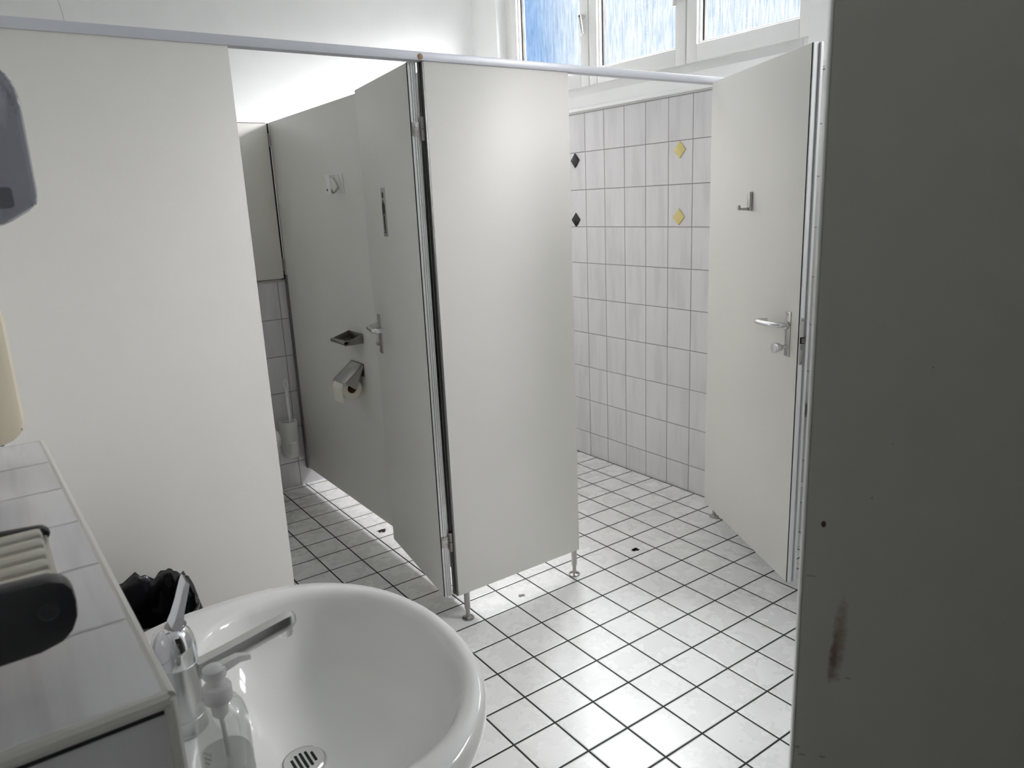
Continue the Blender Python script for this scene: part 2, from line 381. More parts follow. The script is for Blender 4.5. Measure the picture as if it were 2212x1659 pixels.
# ledge behind the basin
lt = 1.140
def ledge():
    P = [(-1.275, -.609), (-1.247, -1.530)]
    b = MB().prism([(X0, -.609, 0), (P[0][0]-.004, -.609, 0), (P[1][0]-.004, -1.526, 0), (X0, -1.526, 0)], (0, 0, lt-.004))
    o = struct(b.build('wall_ledge', 'tile_ledge_end', smooth=False), 'tiled ledge box behind the washbasin', 'ledge')
    MB().prism([(X0, -.609, lt-.004), (P[0][0]-.006, -.609, lt-.004), (P[1][0]-.006, -1.522, lt-.004), (X0, -1.522, lt-.004)], (0, 0, .004)).build('tiling', 'tile_ledge', o, smooth=False)
    t = MB()
    e = lt - .0055
    t.tube([(P[0][0]-.005, -.609, e), (P[1][0]-.006, -1.524, e)], .0062, 10)
    t.tube([(P[1][0]-.006, -1.524, e), (X0, -1.524, e)], .0075, 10)
    t.tube([(P[1][0]-.006, -1.524, e), (P[1][0]-.006, -1.524, .0)], .0058, 10)
    t.b.verts.ensure_lookup_table()
    t.build('edge_trim', 'trim_ledge', o)
    MB().box(X0, P[1][0]-.011, -1.5275, -1.520, lt-.0165, lt-.0135).build('shadow_joint', 'gap', o)
ledge()

# ------------------------------------------------------------------ windows
def rect_ring(b, x0, x1, y0, y1, z0, z1, w, bev=.003):
    wl, wr_, wb, wt = w
    b.box(x0, x1, y0, y0+wl, z0, z1, bev); b.box(x0, x1, y1-wr_, y1, z0, z1, bev)
    b.box(x0, x1, y0+wl, y1-wr_, z0, z0+wb, bev); b.box(x0, x1, y0+wl, y1-wr_, z1-wt, z1, bev)
def lever_handle(parent, y, z, lean, sgn):
    b = MB().box(XF-.010, XF-.0005, y-.011, y+.011, z-.032, z+.032, .003)
    h = b.build('handle_rose', 'brass', parent)
    g = MB(); a = math.radians(lean)
    g.box(-.046, -.006, -.007, .007, -.007, .007, .002)
    d = Vector((0, math.sin(a)*.105, -math.cos(a)*.105)); n = Vector((0, math.cos(a), math.sin(a)))
    p = [Vector((-.046, 0, .008)) + n*.009, Vector((-.046, 0, .008)) - n*.009]
    g.prism([p[0], p[1], p[1]+d, p[0]+d], (.011, 0, 0), bev=.002)
    o = g.build('handle', 'silver', parent, loc=(XF-.004, y, z)); return o
def sash(parent, y0, y1, z0, z1, hy=None, lean=0, hz=2.46):
    b = MB(); w = .062
    rect_ring(b, XF-.018, XF+.05, y0, y1, z0, z1, (w, w, .078, w), .004)
    o = b.build('sash', 'plastic_pvc', parent)
    g = MB(); rect_ring(g, XF-.004, XF+.035, y0+w-.002, y1-w+.002, z0+.076, z1-w+.002, (.012, .012, .012, .012), .002)
    g.build('glazing_bead', 'plastic_pvc', o)
    k = MB(); rect_ring(k, XF+.012, XF+.030, y0+w+.008, y1-w-.008, z0+.086, z1-w-.008, (.005, .012, .004, .005), 0)
    k.build('gasket', 'gap', o)
    MB().box(XF+.018, XF+.022, y0+w+.004, y1-w-.004, z0+.08, z1-w-.004).build('pane', 'glass', o, smooth=False)
    if hy is not None: lever_handle(o, hy, hz, lean, 1)
    return o
def window(name, W, splits, handles, label):
    y0, y1, z0, z1 = W
    o = bpy.data.objects.new(name, None); COL.objects.link(o); o.location = (0, 0, 0); struct(o, label, 'window')
    b = MB(); rect_ring(b, XF, XF+.075, y0, y1, z0, z1, (.07, .07, .06, .06), .003)
    b.box(XW+.012, XF+.01, y0, y1, z0-.02, z0+.001)
    for s in splits[1:-1]: b.box(XF, XF+.075, s-.03, s+.03, z0+.05, z1-.05, .003)
    b.build('window_frame', 'plastic_pvc', o)
    for (a, c), h in zip(zip(splits, splits[1:]), handles):
        s = sash(o, a+.004, c-.004, 2.108, z1-.04, *h)
    return o
window('window_1', WIN1, [-.215, .453, 1.138, 1.850], [(None, 0), (.482, 10), (1.172, -10)], 'white three-part window of rippled glass high above the cubicles')
window('added_window', WIN_ADDED, [-2.31, -1.75, -1.19], [(None, 0), (None, 0)], 'unseen white two-part window behind the open room door, added to light the front panels')

# ------------------------------------------------------------------ room door leaf (dark, nearest on the right)
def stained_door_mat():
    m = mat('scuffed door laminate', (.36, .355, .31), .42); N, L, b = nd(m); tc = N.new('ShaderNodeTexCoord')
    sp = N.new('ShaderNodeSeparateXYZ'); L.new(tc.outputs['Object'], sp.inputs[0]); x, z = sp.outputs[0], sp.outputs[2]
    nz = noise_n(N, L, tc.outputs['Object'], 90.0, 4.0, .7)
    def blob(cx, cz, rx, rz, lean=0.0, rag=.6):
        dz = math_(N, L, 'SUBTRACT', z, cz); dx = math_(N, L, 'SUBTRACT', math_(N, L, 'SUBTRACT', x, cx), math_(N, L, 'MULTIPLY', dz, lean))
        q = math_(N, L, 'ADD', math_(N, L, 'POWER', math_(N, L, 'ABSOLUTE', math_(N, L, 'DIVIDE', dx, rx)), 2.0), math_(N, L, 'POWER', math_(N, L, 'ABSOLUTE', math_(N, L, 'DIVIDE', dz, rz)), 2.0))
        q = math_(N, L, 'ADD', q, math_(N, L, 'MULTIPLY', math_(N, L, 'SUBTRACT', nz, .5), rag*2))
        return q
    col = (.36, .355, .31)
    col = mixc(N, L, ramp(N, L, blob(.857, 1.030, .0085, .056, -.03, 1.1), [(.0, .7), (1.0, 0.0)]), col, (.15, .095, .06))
    col = mixc(N, L, ramp(N, L, blob(.862, 1.005, .005, .035, -.05, .7), [(.0, .8), (1.0, 0.0)]), col, (.10, .055, .035))
    col = mixc(N, L, ramp(N, L, blob(.8795, 1.166, .0026, .0040, 0, .25), [(.75, 1.0), (.95, 0.0)]), col, (.045, .02, .014))
    for cx, cz, rx, rz, ln in ((.889, 1.104, .006, .0009, 0), (.893, .885, .004, .0022, 0), (.888, .876, .005, .0016, 0), (.866, .878, .004, .0018, 0), (.845, .985, .004, .0012, 0), (.835, 1.20, .0014, .0014, 0), (.79, 1.34, .0012, .0012, 0), (.82, 1.26, .0012, .001, 0)):
        col = mixc(N, L, ramp(N, L, blob(cx, cz, rx, rz, ln, .6), [(.4, .65), (1.0, 0.0)]), col, (.13, .12, .10))
    L.new(col, b.inputs['Base Color']); bump(N, L, b, noise_n(N, L, tc.outputs['Object'], 300.0, 2.0), .0003, .5); return m
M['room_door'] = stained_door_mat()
def room_door():
    hx, hy = -.645 + .9*.575, -1.696 - .9*.818
    rot = math.atan2(.818, -.575)                        # local +x runs from the hinge to the free edge
    o = bpy.data.objects.new('door_1', None); COL.objects.link(o); o.location = (hx, hy, 0); o.rotation_euler = (0, 0, rot)
    struct(o, 'dark backlit room door leaf standing open, scuffed and rust-stained near its edge', 'door')
    # visible face is the local +y side
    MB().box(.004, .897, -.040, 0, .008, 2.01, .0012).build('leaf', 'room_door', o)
    MB().box(.8972, .9, -.0398, -.0003, .008, 2.01, .0008).build('edge_strip', 'lam_edge', o)
    b = MB()
    for z in (.25, 1.75): b.tube([(-.004, -.046, z-.04), (-.004, -.046, z+.04)], .007, 10); b.box(-.004, .03, -.046, -.040, z-.035, z+.035)
    b.build('hinge', 'steel', o)
room_door()

# ------------------------------------------------------------------ cubicle partitions
YF, YB = .035, .064
ZB, ZT = .113, 1.948
def leg(parent, x, z1=ZB+.004):
    prof = [(.0, 0), (.0225, 0), (.0235, .002), (.0225, .0045), (.012, .006), (.0085, .009), (.0080, .030), (.0080, .036), (.0112, .048), (.0112, z1)]
    o = MB().lathe(prof, (x, .050, 0), 24).build('leg', 'steel', parent)
    MB().lathe([(0, 0), (.0026, 0), (.0026, .0006), (0, .0006)], (x+.012, .040, .0048), 10).build('screw_hole', 'dark', o)
    return o
def panel(name, label, x0, x1, legs, cat='partition panel'):
    o = thing(name, label, cat, ((x0+x1)/2, .05, 0))
    cx = (x0+x1)/2
    MB().box(x0-cx, x1-cx, YF-.05, YB-.05, ZB, ZT, .0012).build('board', 'lam', o)
    for x in legs:
        q = leg(o, 0); q.location = (x-cx, -.05, 0)
    return o
panel('partition_panel', 'wide white cubicle front panel at the far left behind the washbasin', X0+.002, -.675, [-.74, -1.2])
pm = panel('partition_panel', 'white cubicle front panel in the middle between the two open doors', -.085, .497, [-.042, .480])
pr = panel('partition_panel', 'narrow white cubicle front panel behind the right-hand open door', 1.300, XW-.002, [1.358])
# dark profile on the hinge side of the middle panel
cx = (-.085+.497)/2
b = MB(); x = -.085 - cx
b.box(x-.006, x-.0005, -.0148, -.0060, ZB+.002, ZT-.002, .001); b.box(x-.003, x-.0005, -.006, .002, ZB+.002, ZT-.002); b.box(x-.008, x-.0005, .002, .0142, ZB+.002, ZT-.002, .001)
tag(b.build('jamb_profile', 'alu_dark', pm), 'dark metal jamb strip')
# divider
dv = thing('partition_panel', 'grey shaded divider panel between the cubicles, carrying the paper holder', 'partition panel', (.035, .95, 0))
MB().box(-.0145, .0145, -.884, .897, .100, 1.955, .0012).build('board', 'lam', dv)
tag(MB().box(-.022, .022, .868, .899, .095, 1.185, .004).build('wall_profile', 'alu_dark', dv), 'dark metal wall channel')
o = leg(dv, 0); o.location = (0, -.75, 0)
# head rail
hr = thing('head_rail', 'long pale grey rail along the top of the cubicle fronts', 'rail', (0, .05, 1.947))
b = MB(); b.box(X0+.003, XW-.003, -.0205, .0195, 0, .0255, .0015)
b.build('rail', 'rail', hr)
tag(MB().lathe([(0, 0), (.0088, 0), (.0092, .0012), (.0075, .0025), (0, .003)], (-.098, -.0203, .0105), 20, RX(PI/2)).build('plug', 'cork', hr), 'round brown wooden plug')

# ------------------------------------------------------------------ cubicle doors
def screw(parent, name, p, axis, r=.0035, m='steel'):
    """screw head at p whose face looks along axis ('+x','-x','+y','-y')"""
    R = {'-y': RX(PI/2), '+y': RX(-PI/2), '-x': RY(-PI/2), '+x': RY(PI/2)}[axis]
    o = MB().lathe([(0, 0), (r, 0), (r*.95, .0010), (r*.55, .0014), (r*.45, .0004), (0, .0004)], p, 14, R).build(name, m, parent)
    return o
def curve(pts, r, n=5):
    """round the corners of a polyline"""
    pts = [Vector(p) for p in pts]; out = [pts[0]]
    for a, b_, c in zip(pts, pts[1:], pts[2:]):
        u = (a-b_); v = (c-b_); k = min(r, u.length*.49, v.length*.49); p = b_+u.normalized()*k; q = b_+v.normalized()*k
        for i in range(n+1):
            t = i/n; out.append(p*(1-t)**2 + b_*2*t*(1-t) + q*t*t)
    out.append(pts[-1]); return out
def handle_set(door, yf, sd, s, knob, pname='handle_plate'):
    """yf = local y of the face, sd = outward sign, s = plate centre"""
    pl = MB().box(s-.0175, s+.0175, min(yf, yf+sd*.003), max(yf, yf+sd*.003), .946, 1.103, .001).build(pname, 'steel', door)
    def Y(d): return yf + sd*d
    z = 1.058
    path = curve([(s, Y(.002), z), (s, Y(.050), z), (s-.125, Y(.062), z-.002), (s-.125, Y(.018), z-.002)], .022, 6)
    MB().tube(path, .0092, 16).tube([(s, Y(.002), z), (s, Y(.012), z)], .013, 18).build('lever', 'chrome_soft', pl)
    R = RX(-PI/2) if sd > 0 else RX(PI/2)
    if knob == 'disc':
        MB().lathe([(0, 0), (.008, 0), (.008, .018), (.012, .022), (.0185, .040), (.0195, .046), (.018, .050), (0, .051)], (s, Y(.002), .981), 28, R).build('turn_knob', 'chrome', pl)
    else:
        MB().lathe([(0, 0), (.008, 0), (.0085, .014), (.0075, .017), (0, .0175)], (s, Y(.002), .986), 20, R).build('lock_button', 'steel', pl)
    for zz in (.956, 1.094):
        MB().lathe([(0, 0), (.0028, 0), (.0028, .0008), (0, .0004)], (s, Y(.0028), zz), 10, R).build('screw', 'steel_dark', pl)
    return pl
def hinge(door, z, x, y, sgn):
    """knuckle beside the leaf edge"""
    b = MB().box(x+.004, x+.0060, y+sgn*.004, y+sgn*.034, z-.021, z+.021, .0006)
    o = b.build('hinge', 'steel', door)
    MB().tube([(x, y, z-.036), (x, y, z-.001)], .0080, 14).tube([(x, y, z+.001), (x, y, z+.036)], .0080, 14).box(x-.002, x+.002, y-.026, y, z-.026, z+.026).build('knuckle', 'steel_dark', o)
    for dy, dz in ((.014, -.008), (.024, .009)):
        screw(o, 'screw', (x+.0042, y+sgn*dy, z+dz), '-x', .0042, 'steel')
    return o

def door_left():
    A = Vector((-.127, .068)); B = Vector((-.047, .629)); rot = math.atan2(B.y-A.y, B.x-A.x)
    o = thing('cubicle_door', 'left cubicle door swung inwards, with pictogram plate', 'door', (A.x, A.y, 0), rot)
    Lh, T = .573, .029
    MB().box(.002, Lh, -T, 0, .112, 1.945, .0012).build('leaf', 'lam', o)
    # grooved profile on the hinge edge, facing the room
    b = MB()
    for y0, y1, d in ((-.0012, -.0090, .0030), (-.0090, -.0105, -.0005), (-.0105, -.0165, .0036), (-.0165, -.0180, .0), (-.0180, -.0235, .0030), (-.0235, -.0245, .0), (-.0245, -.0288, .0022)):
        b.box(-d-.002, .0024, y1, y0, .112, 1.946)
    ep = tag(b.build('edge_profile', 'alu', o, smooth=False), 'grooved aluminium edge')
    g = MB()
    for y in (-.0098, -.0173, -.0240): g.box(-.0042, -.001, y-.0010, y+.0010, .113, 1.945)  # thin black lines stand in for shade inside the grooves
    g.build('groove', 'gap', ep, smooth=False)
    MB().box(-.001, .0026, -.0012, .0004, .112, 1.945).build('edge_seal', 'gap', o)
    for z in (1.748, .328):
        hinge(o, z, -.012, -.036, 1)
        # leaf on the jamb
    handle_set(o, 0.0, 1, .512, 'button')
    handle_set(o, -T, -1, .512, 'button')
    # pictogram of a standing figure
    sg = MB().box(.3125, .3555, 0, .0015, 1.409, 1.581, .0004).build('sign_plate', 'sign', o)
    f = MB(); y = .0015; c = .334
    def poly(pts): f.prism([(c+a, y, h) for a, h in pts], (0, .0006, 0))
    def ell(cx_, cz, rx, rz, n=18): poly([(cx_+rx*math.cos(2*PI*i/n), cz+rz*math.sin(2*PI*i/n)) for i in range(n)])
    ell(0, 1.555, .0082, .0115)
    poly([(-.0020, 1.539), (.0020, 1.539), (.0085, 1.520), (.0085, 1.492), (.0060, 1.488), (-.0060, 1.488), (-.0085, 1.492), (-.0085, 1.520)])
    poly([(-.0105, 1.530), (-.0145, 1.522), (-.0135, 1.482), (-.0100, 1.482), (-.0098, 1.515)])
    poly([(.0105, 1.530), (.0145, 1.522), (.0135, 1.482), (.0100, 1.482), (.0098, 1.515)])
    poly([(-.0072, 1.484), (-.0008, 1.484), (-.0014, 1.430), (-.0058, 1.430)])
    poly([(.0072, 1.484), (.0008, 1.484), (.0014, 1.430), (.0058, 1.430)])
    poly([(-.0100, 1.4265), (-.0006, 1.4265), (-.0006, 1.4225), (-.0120, 1.4225)])
    poly([(.0100, 1.4265), (.0006, 1.4265), (.0006, 1.4225), (.0120, 1.4225)])
    tag(f.build('pictogram', 'ink', sg, smooth=False), 'black standing figure')
door_left()

def door_right():
    A = Vector((1.256, .027)); B = Vector((.898, -.663)); rot = math.atan2(B.y-A.y, B.x-A.x)
    o = thing('cubicle_door', 'right cubicle door swung outwards, with metal coat hook and turn knob', 'door', (A.x, A.y, 0), rot)
    Lh, T = .770, .033            # visible face is local y = 0, the leaf lies on +y
    MB().box(.002, Lh, 0, T-.006, .112, 1.950, .0012).build('leaf', 'lam', o)
    MB().box(Lh-.0005, Lh+.0015, -.0005, .0022, .112, 1.950).build('edge_seal', 'gap', o)
    b = MB().box(Lh, Lh+.0075, .0020, .0150, .113, 1.951, .0008)
    b.prism([(Lh, .0148, .113), (Lh+.0072, .0148, .113), (Lh+.0010, .0230, .113), (Lh, .0230, .113)], (0, 0, 1.838))
    b.box(Lh-.004, Lh+.0125, .0228, .0272, .113, 1.951, .0012)
    b.box(Lh-.012, Lh+.0100, .0279, .0330, .113, 1.951, .0012)
    tag(b.build('edge_profile', 'alu_pale', o, smooth=False), 'pale stepped aluminium edge')
    lk = MB().box(Lh+.0074, Lh+.0086, .0035, .0160, .930, 1.092, .0005).build('lock_faceplate', 'steel', o)
    MB().box(Lh+.0080, Lh+.0092, .0030, .0200, 1.003, 1.026).build('latch_opening', 'dark', lk)
    MB().prism([(Lh+.008, .006, 1.006), (Lh+.008, .018, 1.006), (Lh+.014, .018, 1.006)], (0, 0, .017)).build('latch', 'steel_dark', lk)
    MB().box(Lh+.0084, Lh+.0090, .0070, .0125, .984, .997).build('bolt_slot', 'dark', lk)
    MB().box(Lh+.0086, Lh+.0096, .0085, .0110, .986, .995).build('bolt', 'steel', lk)
    for z in (.938, 1.084): screw(lk, 'screw', (Lh+.0086, .0098, z), '+x', .0038, 'steel_dark')
    handle_set(o, 0.0, -1, .7025, 'disc')
    handle_set(o, T-.006, 1, .7025, 'button')
    for z in (1.748, .328):
        q = MB().tube([(-.004, .024, z-.036), (-.004, .024, z+.036)], .007, 12).box(0, .0025, .004, .022, z-.019, z+.019).build('hinge', 'steel', o)
    # coat hook, made of angled flat bar
    s = .388
    h = MB().prism([(s-.008, 0, 1.444), (s+.012, 0, 1.440), (s+.010, 0, 1.510), (s-.006, 0, 1.505)], (0, -.013, 0), bev=.002)
    g = MB().prism([(s-.006, -.004, 1.441), (s-.006, -.004, 1.4525), (s-.006, -.044, 1.4525), (s-.006, -.046, 1.4635), (s-.006, -.055, 1.4625), (s-.006, -.053, 1.4445)], (.013, 0, 0), bev=.0015)
    q = h.build('coat_hook', 'steel', o); tag(q, 'grey metal coat hook'); g.build('hook_arm', 'steel', q)
door_right()

# ------------------------------------------------------------------ on the divider
def white_hook():
    o = thing('coat_hook', 'white plastic coat hook high on the shaded divider panel', 'coat hook', (.0203, 1.010, 1.578))
    pts = [(-.040, 0.0), (-.044, .014), (-.041, .032), (-.046, .050), (-.042, .066), (-.034, .086), (.020, .084), (.024, .004)]
    MB().prism([(0, a, h) for a, h in pts], (-.006, 0, 0), bev=.001).build('base_plate', 'plastic_w', o)
    # arm swinging out from the top and the front plate
    MB().prism([(-.005, .018, .083), (-.022, .020, .080), (-.046, .024, .079), (-.046, .024, .0705), (-.026, .020, .068), (-.016, .016, .050), (-.005, .014, .02)], (0, -.026, 0), bev=.001).build('arm', 'plastic_w', o)
    f = MB().prism([(-.046, .032, .079), (-.052, .032, .077), (-.0495, .032, .040), (-.051, .032, .001), (-.046, .032, .002), (-.0445, .032, .040)], (0, -.044, 0), bev=.001).build('front_plate', 'plastic_w', o)
    MB().lathe([(0, 0), (.0052, 0), (.0052, .001), (0, .001)], (-.0505, .020, .017), 16, RY(-PI/2)).build('hole', 'dark', f)
    MB().tube(curve([(-.006, 0, .030), (-.028, 0, .006), (-.038, 0, .004), (-.040, 0, .018)], .008), .0042, 10).build('metal_hook', 'steel', o)
white_hook()
def ash_shelf():
    o = thing('metal_tray', 'small open metal tray fixed on the divider above the toilet roll holder', 'tray', (.0203, .990, .930))
    w = .077; D = .092
    MB().box(-.0018, 0, -w, w, 0, .044, .0005).build('back_plate', 'steel_dark', o)
    side = [(-.001, .043), (-.001, .001), (-D+.004, .001), (-D, .006), (-D+.002, .017)]
    for y in (-w, w-.0018): MB().prism([(x, y, z) for x, z in side], (0, .0018, 0), bev=.0004).build('side_plate', 'steel_dark', o)
    b = MB().prism([(-D+.020, -w, .010), (-D+.002, -w, .003), (-D-.002, -w, .010), (-D+.001, -w, .018), (-D+.008, -w, .0205), (-D+.024, -w, .016)], (0, 2*w, 0), bev=.001)
    b.build('front_lip', 'steel_dark', o)
    MB().box(-D+.03, -.002, -w+.002, w-.002, .010, .0115).build('tray_floor', 'steel_dark', o)
ash_shelf()
def paper_holder():
    o = thing('toilet_roll_holder', 'hooded chrome toilet roll holder on the shaded divider panel', 'toilet roll holder', (.0203, .998, .700))
    w = .064
    MB().box(-.0018, 0, -w, w, .075, .136, .0006).build('back_plate', 'steel', o)
    # hood: sloping lid with two cheeks
    a, c = (-.006, .134), (-.100, .062)
    MB().prism([(a[0], -w, a[1]), (c[0], -w, c[1]), (c[0]-.003, -w, c[1]-.014), (c[0]-.0012, -w, c[1]-.0145), (c[0]+.0022, -w, c[1]-.0015), (a[0]+.002, -w, a[1]-.003)], (0, 2*w, 0), bev=.0004).build('lid', 'chrome_soft', o)
    for y in (-w, w-.0015):
        MB().prism([(a[0], y, a[1]-.001), (c[0]+.002, y, c[1]-.002), (-.078, y, .046), (-.052, y, .026), (-.040, y, .030), (-.004, y, .120)], (0, .0015, 0), bev=.0003).build('cheek', 'steel', o)
    MB().tube([(-.004, -w-.001, .131), (-.004, w+.001, .131)], .0042, 10).build('hinge_pin', 'steel_dark', o)
    MB().tube([(-.062, -w+.002, .044), (-.062, w-.002, .044)], .004, 8).build('roll_bar', 'steel', o)
    r = thing('toilet_roll', 'recycled toilet paper roll hanging under the chrome hood', 'toilet roll', (-.0417, .998, .729))
    R = .047; n = 36; g = MB()
    ro = [(R*math.cos(2*PI*i/n), R*math.sin(2*PI*i/n)) for i in range(n)]; ri = [(.021*math.cos(2*PI*i/n), .021*math.sin(2*PI*i/n)) for i in range(n)]
    hw = .052
    g.loft([[(x, -hw, z) for x, z in ri], [(x, -hw, z) for x, z in ro], [(x, hw, z) for x, z in ro], [(x, hw, z) for x, z in ri]], False, False)
    g.build('paper', 'paper', r)
    g = MB(); g.loft([[(x, -hw-.001, z) for x, z in ri], [(x, hw+.001, z) for x, z in ri], [(x*.93, hw+.001, z*.93) for x, z in ri], [(x*.93, -hw-.001, z*.93) for x, z in ri]], False, False)
    g.b.verts.ensure_lookup_table(); g.build('core', 'card', r)
    s = MB(); R2 = R + .0006; k = 10
    a = [(-R2*math.cos(t*.5), R2*math.sin(t*.5)) for t in (1.2, .8, .4, 0)] + [(-R2+.001*i, -.012*i) for i in range(1, 6)]
    s.loft([[(x, -hw+.001, z), (x, hw-.001, z - (.006 if i == len(a)-1 else 0)), (x+.0004, hw-.001, z - (.006 if i == len(a)-1 else 0)), (x+.0004, -hw+.001, z)] for i, (x, z) in enumerate(a)])
    s.build('loose_sheet', 'paper', r)
paper_holder()

# ------------------------------------------------------------------ left cubicle: hatch, brush, toilet
def hatch():
    o = thing('service_hatch', 'plain white cupboard hatch above the tiles at the back of the left cubicle', 'cupboard hatch', (-.30, 1.855, 1.165))
    MB().box(-.298, .307, -.020, 0, .003, .786, .0015).build('door', 'lam', o)
    MB().box(.2995, .3203, -.006, .004, -.004, .788).build('gap_strip', 'gap', o)  # black strips here and along the top stand in for shade in the gaps
    MB().box(-.298, .306, -.006, .004, .7865, .7905).build('top_gap_strip', 'gap', o)
    for z in (.705, .075):
        q = MB().tube([(.312, -.018, z-.032), (.312, -.018, z+.032)], .004, 10).box(.3065, .318, -.016, -.0135, z-.028, z+.028).build('hinge', 'steel_dark', o)
hatch()
def brush():
    o = thing('brush_holder', 'white wall-hung toilet brush holder in the left cubicle', 'brush holder', (-.066, 1.8495, .190))
    n = 24; r = .048
    def ring(s, z, inset=0):
        pts = []
        for i in range(n):
            a = PI*i/(n-1); pts.append((-(r*s-inset)*math.cos(a), -.030-(r*s-inset)*math.sin(a)*1.05, z))
        return pts + [((r*s-inset), -.002-inset, z), (-(r*s-inset), -.002-inset, z)]
    b = MB(); b.loft([ring(.82, 0), ring(.86, .006), ring(1.0, .200), ring(1.0, .203), ring(1.0, .203, .005), ring(.98, .195, .006), ring(.9, .02, .008)])
    b.build('cup', 'plastic_w', o)
    c = thing('toilet_brush', 'white toilet brush standing upright in the wall-hung holder', 'toilet brush', (-.066, 1.787, .212))
    MB().lathe([(0, 0), (.026, .004), (.030, .03), (.026, .065), (.008, .075), (0, .078)], (0, 0, 0), 16).build('bristle_head', 'plastic_w', c)
    MB().tube([(0, 0, .07), (0, 0, .165), (0, 0, .215), (.0, 0, .225), (0, 0, .232), (0, 0, .30), (0, 0, .37)], [.0065, .0062, .0062, .009, .0072, .0078, .0085], 12).build('handle', 'plastic_w', c)
    lp = [(.009*math.sin(2*PI*i/20)*(1.0), 0, .393+.027*math.cos(2*PI*i/20)) for i in range(21)]
    MB().tube(lp, .0042, 8).build('hanging_loop', 'plastic_w', c)
brush()
def oval(cx_, cy, ax0, ax1, ay0, ay1, n0, n1, z, N_=56):
    pts = []
    for i in range(N_):
        t = 2*PI*i/N_; c, s = math.cos(t), math.sin(t); e = n1 if c > 0 else n0; ax = ax1 if c > 0 else ax0; ay = ay1 if s > 0 else ay0
        pts.append((cx_ + ax*math.copysign(abs(c)**(2/e), c), cy + ay*math.copysign(abs(s)**(2/e), s), z))
    return pts
def toilet():
    o = thing('toilet', 'white wall-hung toilet mostly hidden behind the left front panel', 'toilet', (-.392, 1.849, 0))
    def r(k, z, s=1.0, lo=0): return [(y, -.26 - x, zz) for x, y, zz in oval(0, 0, .255, .27*s, .178*s, .178*s, 5, 2.2, z)]
    b = MB(); b.loft([r(0, .10, .55), r(0, .18, .72), r(0, .30, .94), r(0, .37, 1.0), r(0, .395, 1.0)])
    b.build('bowl', 'ceramic', o)
    b = MB(); b.loft([r(0, .397, 1.01), r(0, .412, 1.02), r(0, .416, 1.0)]); b.build('seat', 'plastic_w', o)
    b = MB(); b.loft([r(0, .418, 1.01), r(0, .430, 1.0), r(0, .434, .95)]); b.build('lid', 'plastic_w', o)
toilet()

# ------------------------------------------------------------------ diamonds on the window wall tiles
for y, z, m, lab in ((1.197, 1.719, 'black_tile', 'upper black diamond inlay on the window wall tiles'), (1.200, 1.395, 'black_tile', 'lower black diamond inlay on the window wall tiles'),
                     (.428, 1.718, 'yellow', 'upper yellow diamond inlay on the window wall tiles'), (.430, 1.404, 'yellow', 'lower yellow diamond inlay on the window wall tiles')):
    a, c = .037, .040
    o = MB().prism([(-.0005, -a, 0), (-.0005, 0, c), (-.0005, a, 0), (-.0005, 0, -c)], (-.005, 0, 0), bev=.0012).build('diamond_tile', m, loc=(XW, y, z))
    tag(o, lab, 'decorative tile', 'diamond inlays on the wall')

# ------------------------------------------------------------------ things glimpsed beside the room door
o = MB().tube([(0, -1.2, 0), (0, .0, 0)], .011, 14).build('heating_pipe', 'trim_white', loc=(XW-.018, -.20, .236))
tag(o, 'white pipe low on the window wall, glimpsed beside the room door', 'pipe')
b = MB().box(-.045, 0, -.05, .012, 0, .045, .003)
o = b.build('wall_fitting', 'steel_dark', loc=(XW-.0005, -.325, .565)); tag(o, 'small grey metal fitting on the tiles, glimpsed beside the room door', 'fitting')

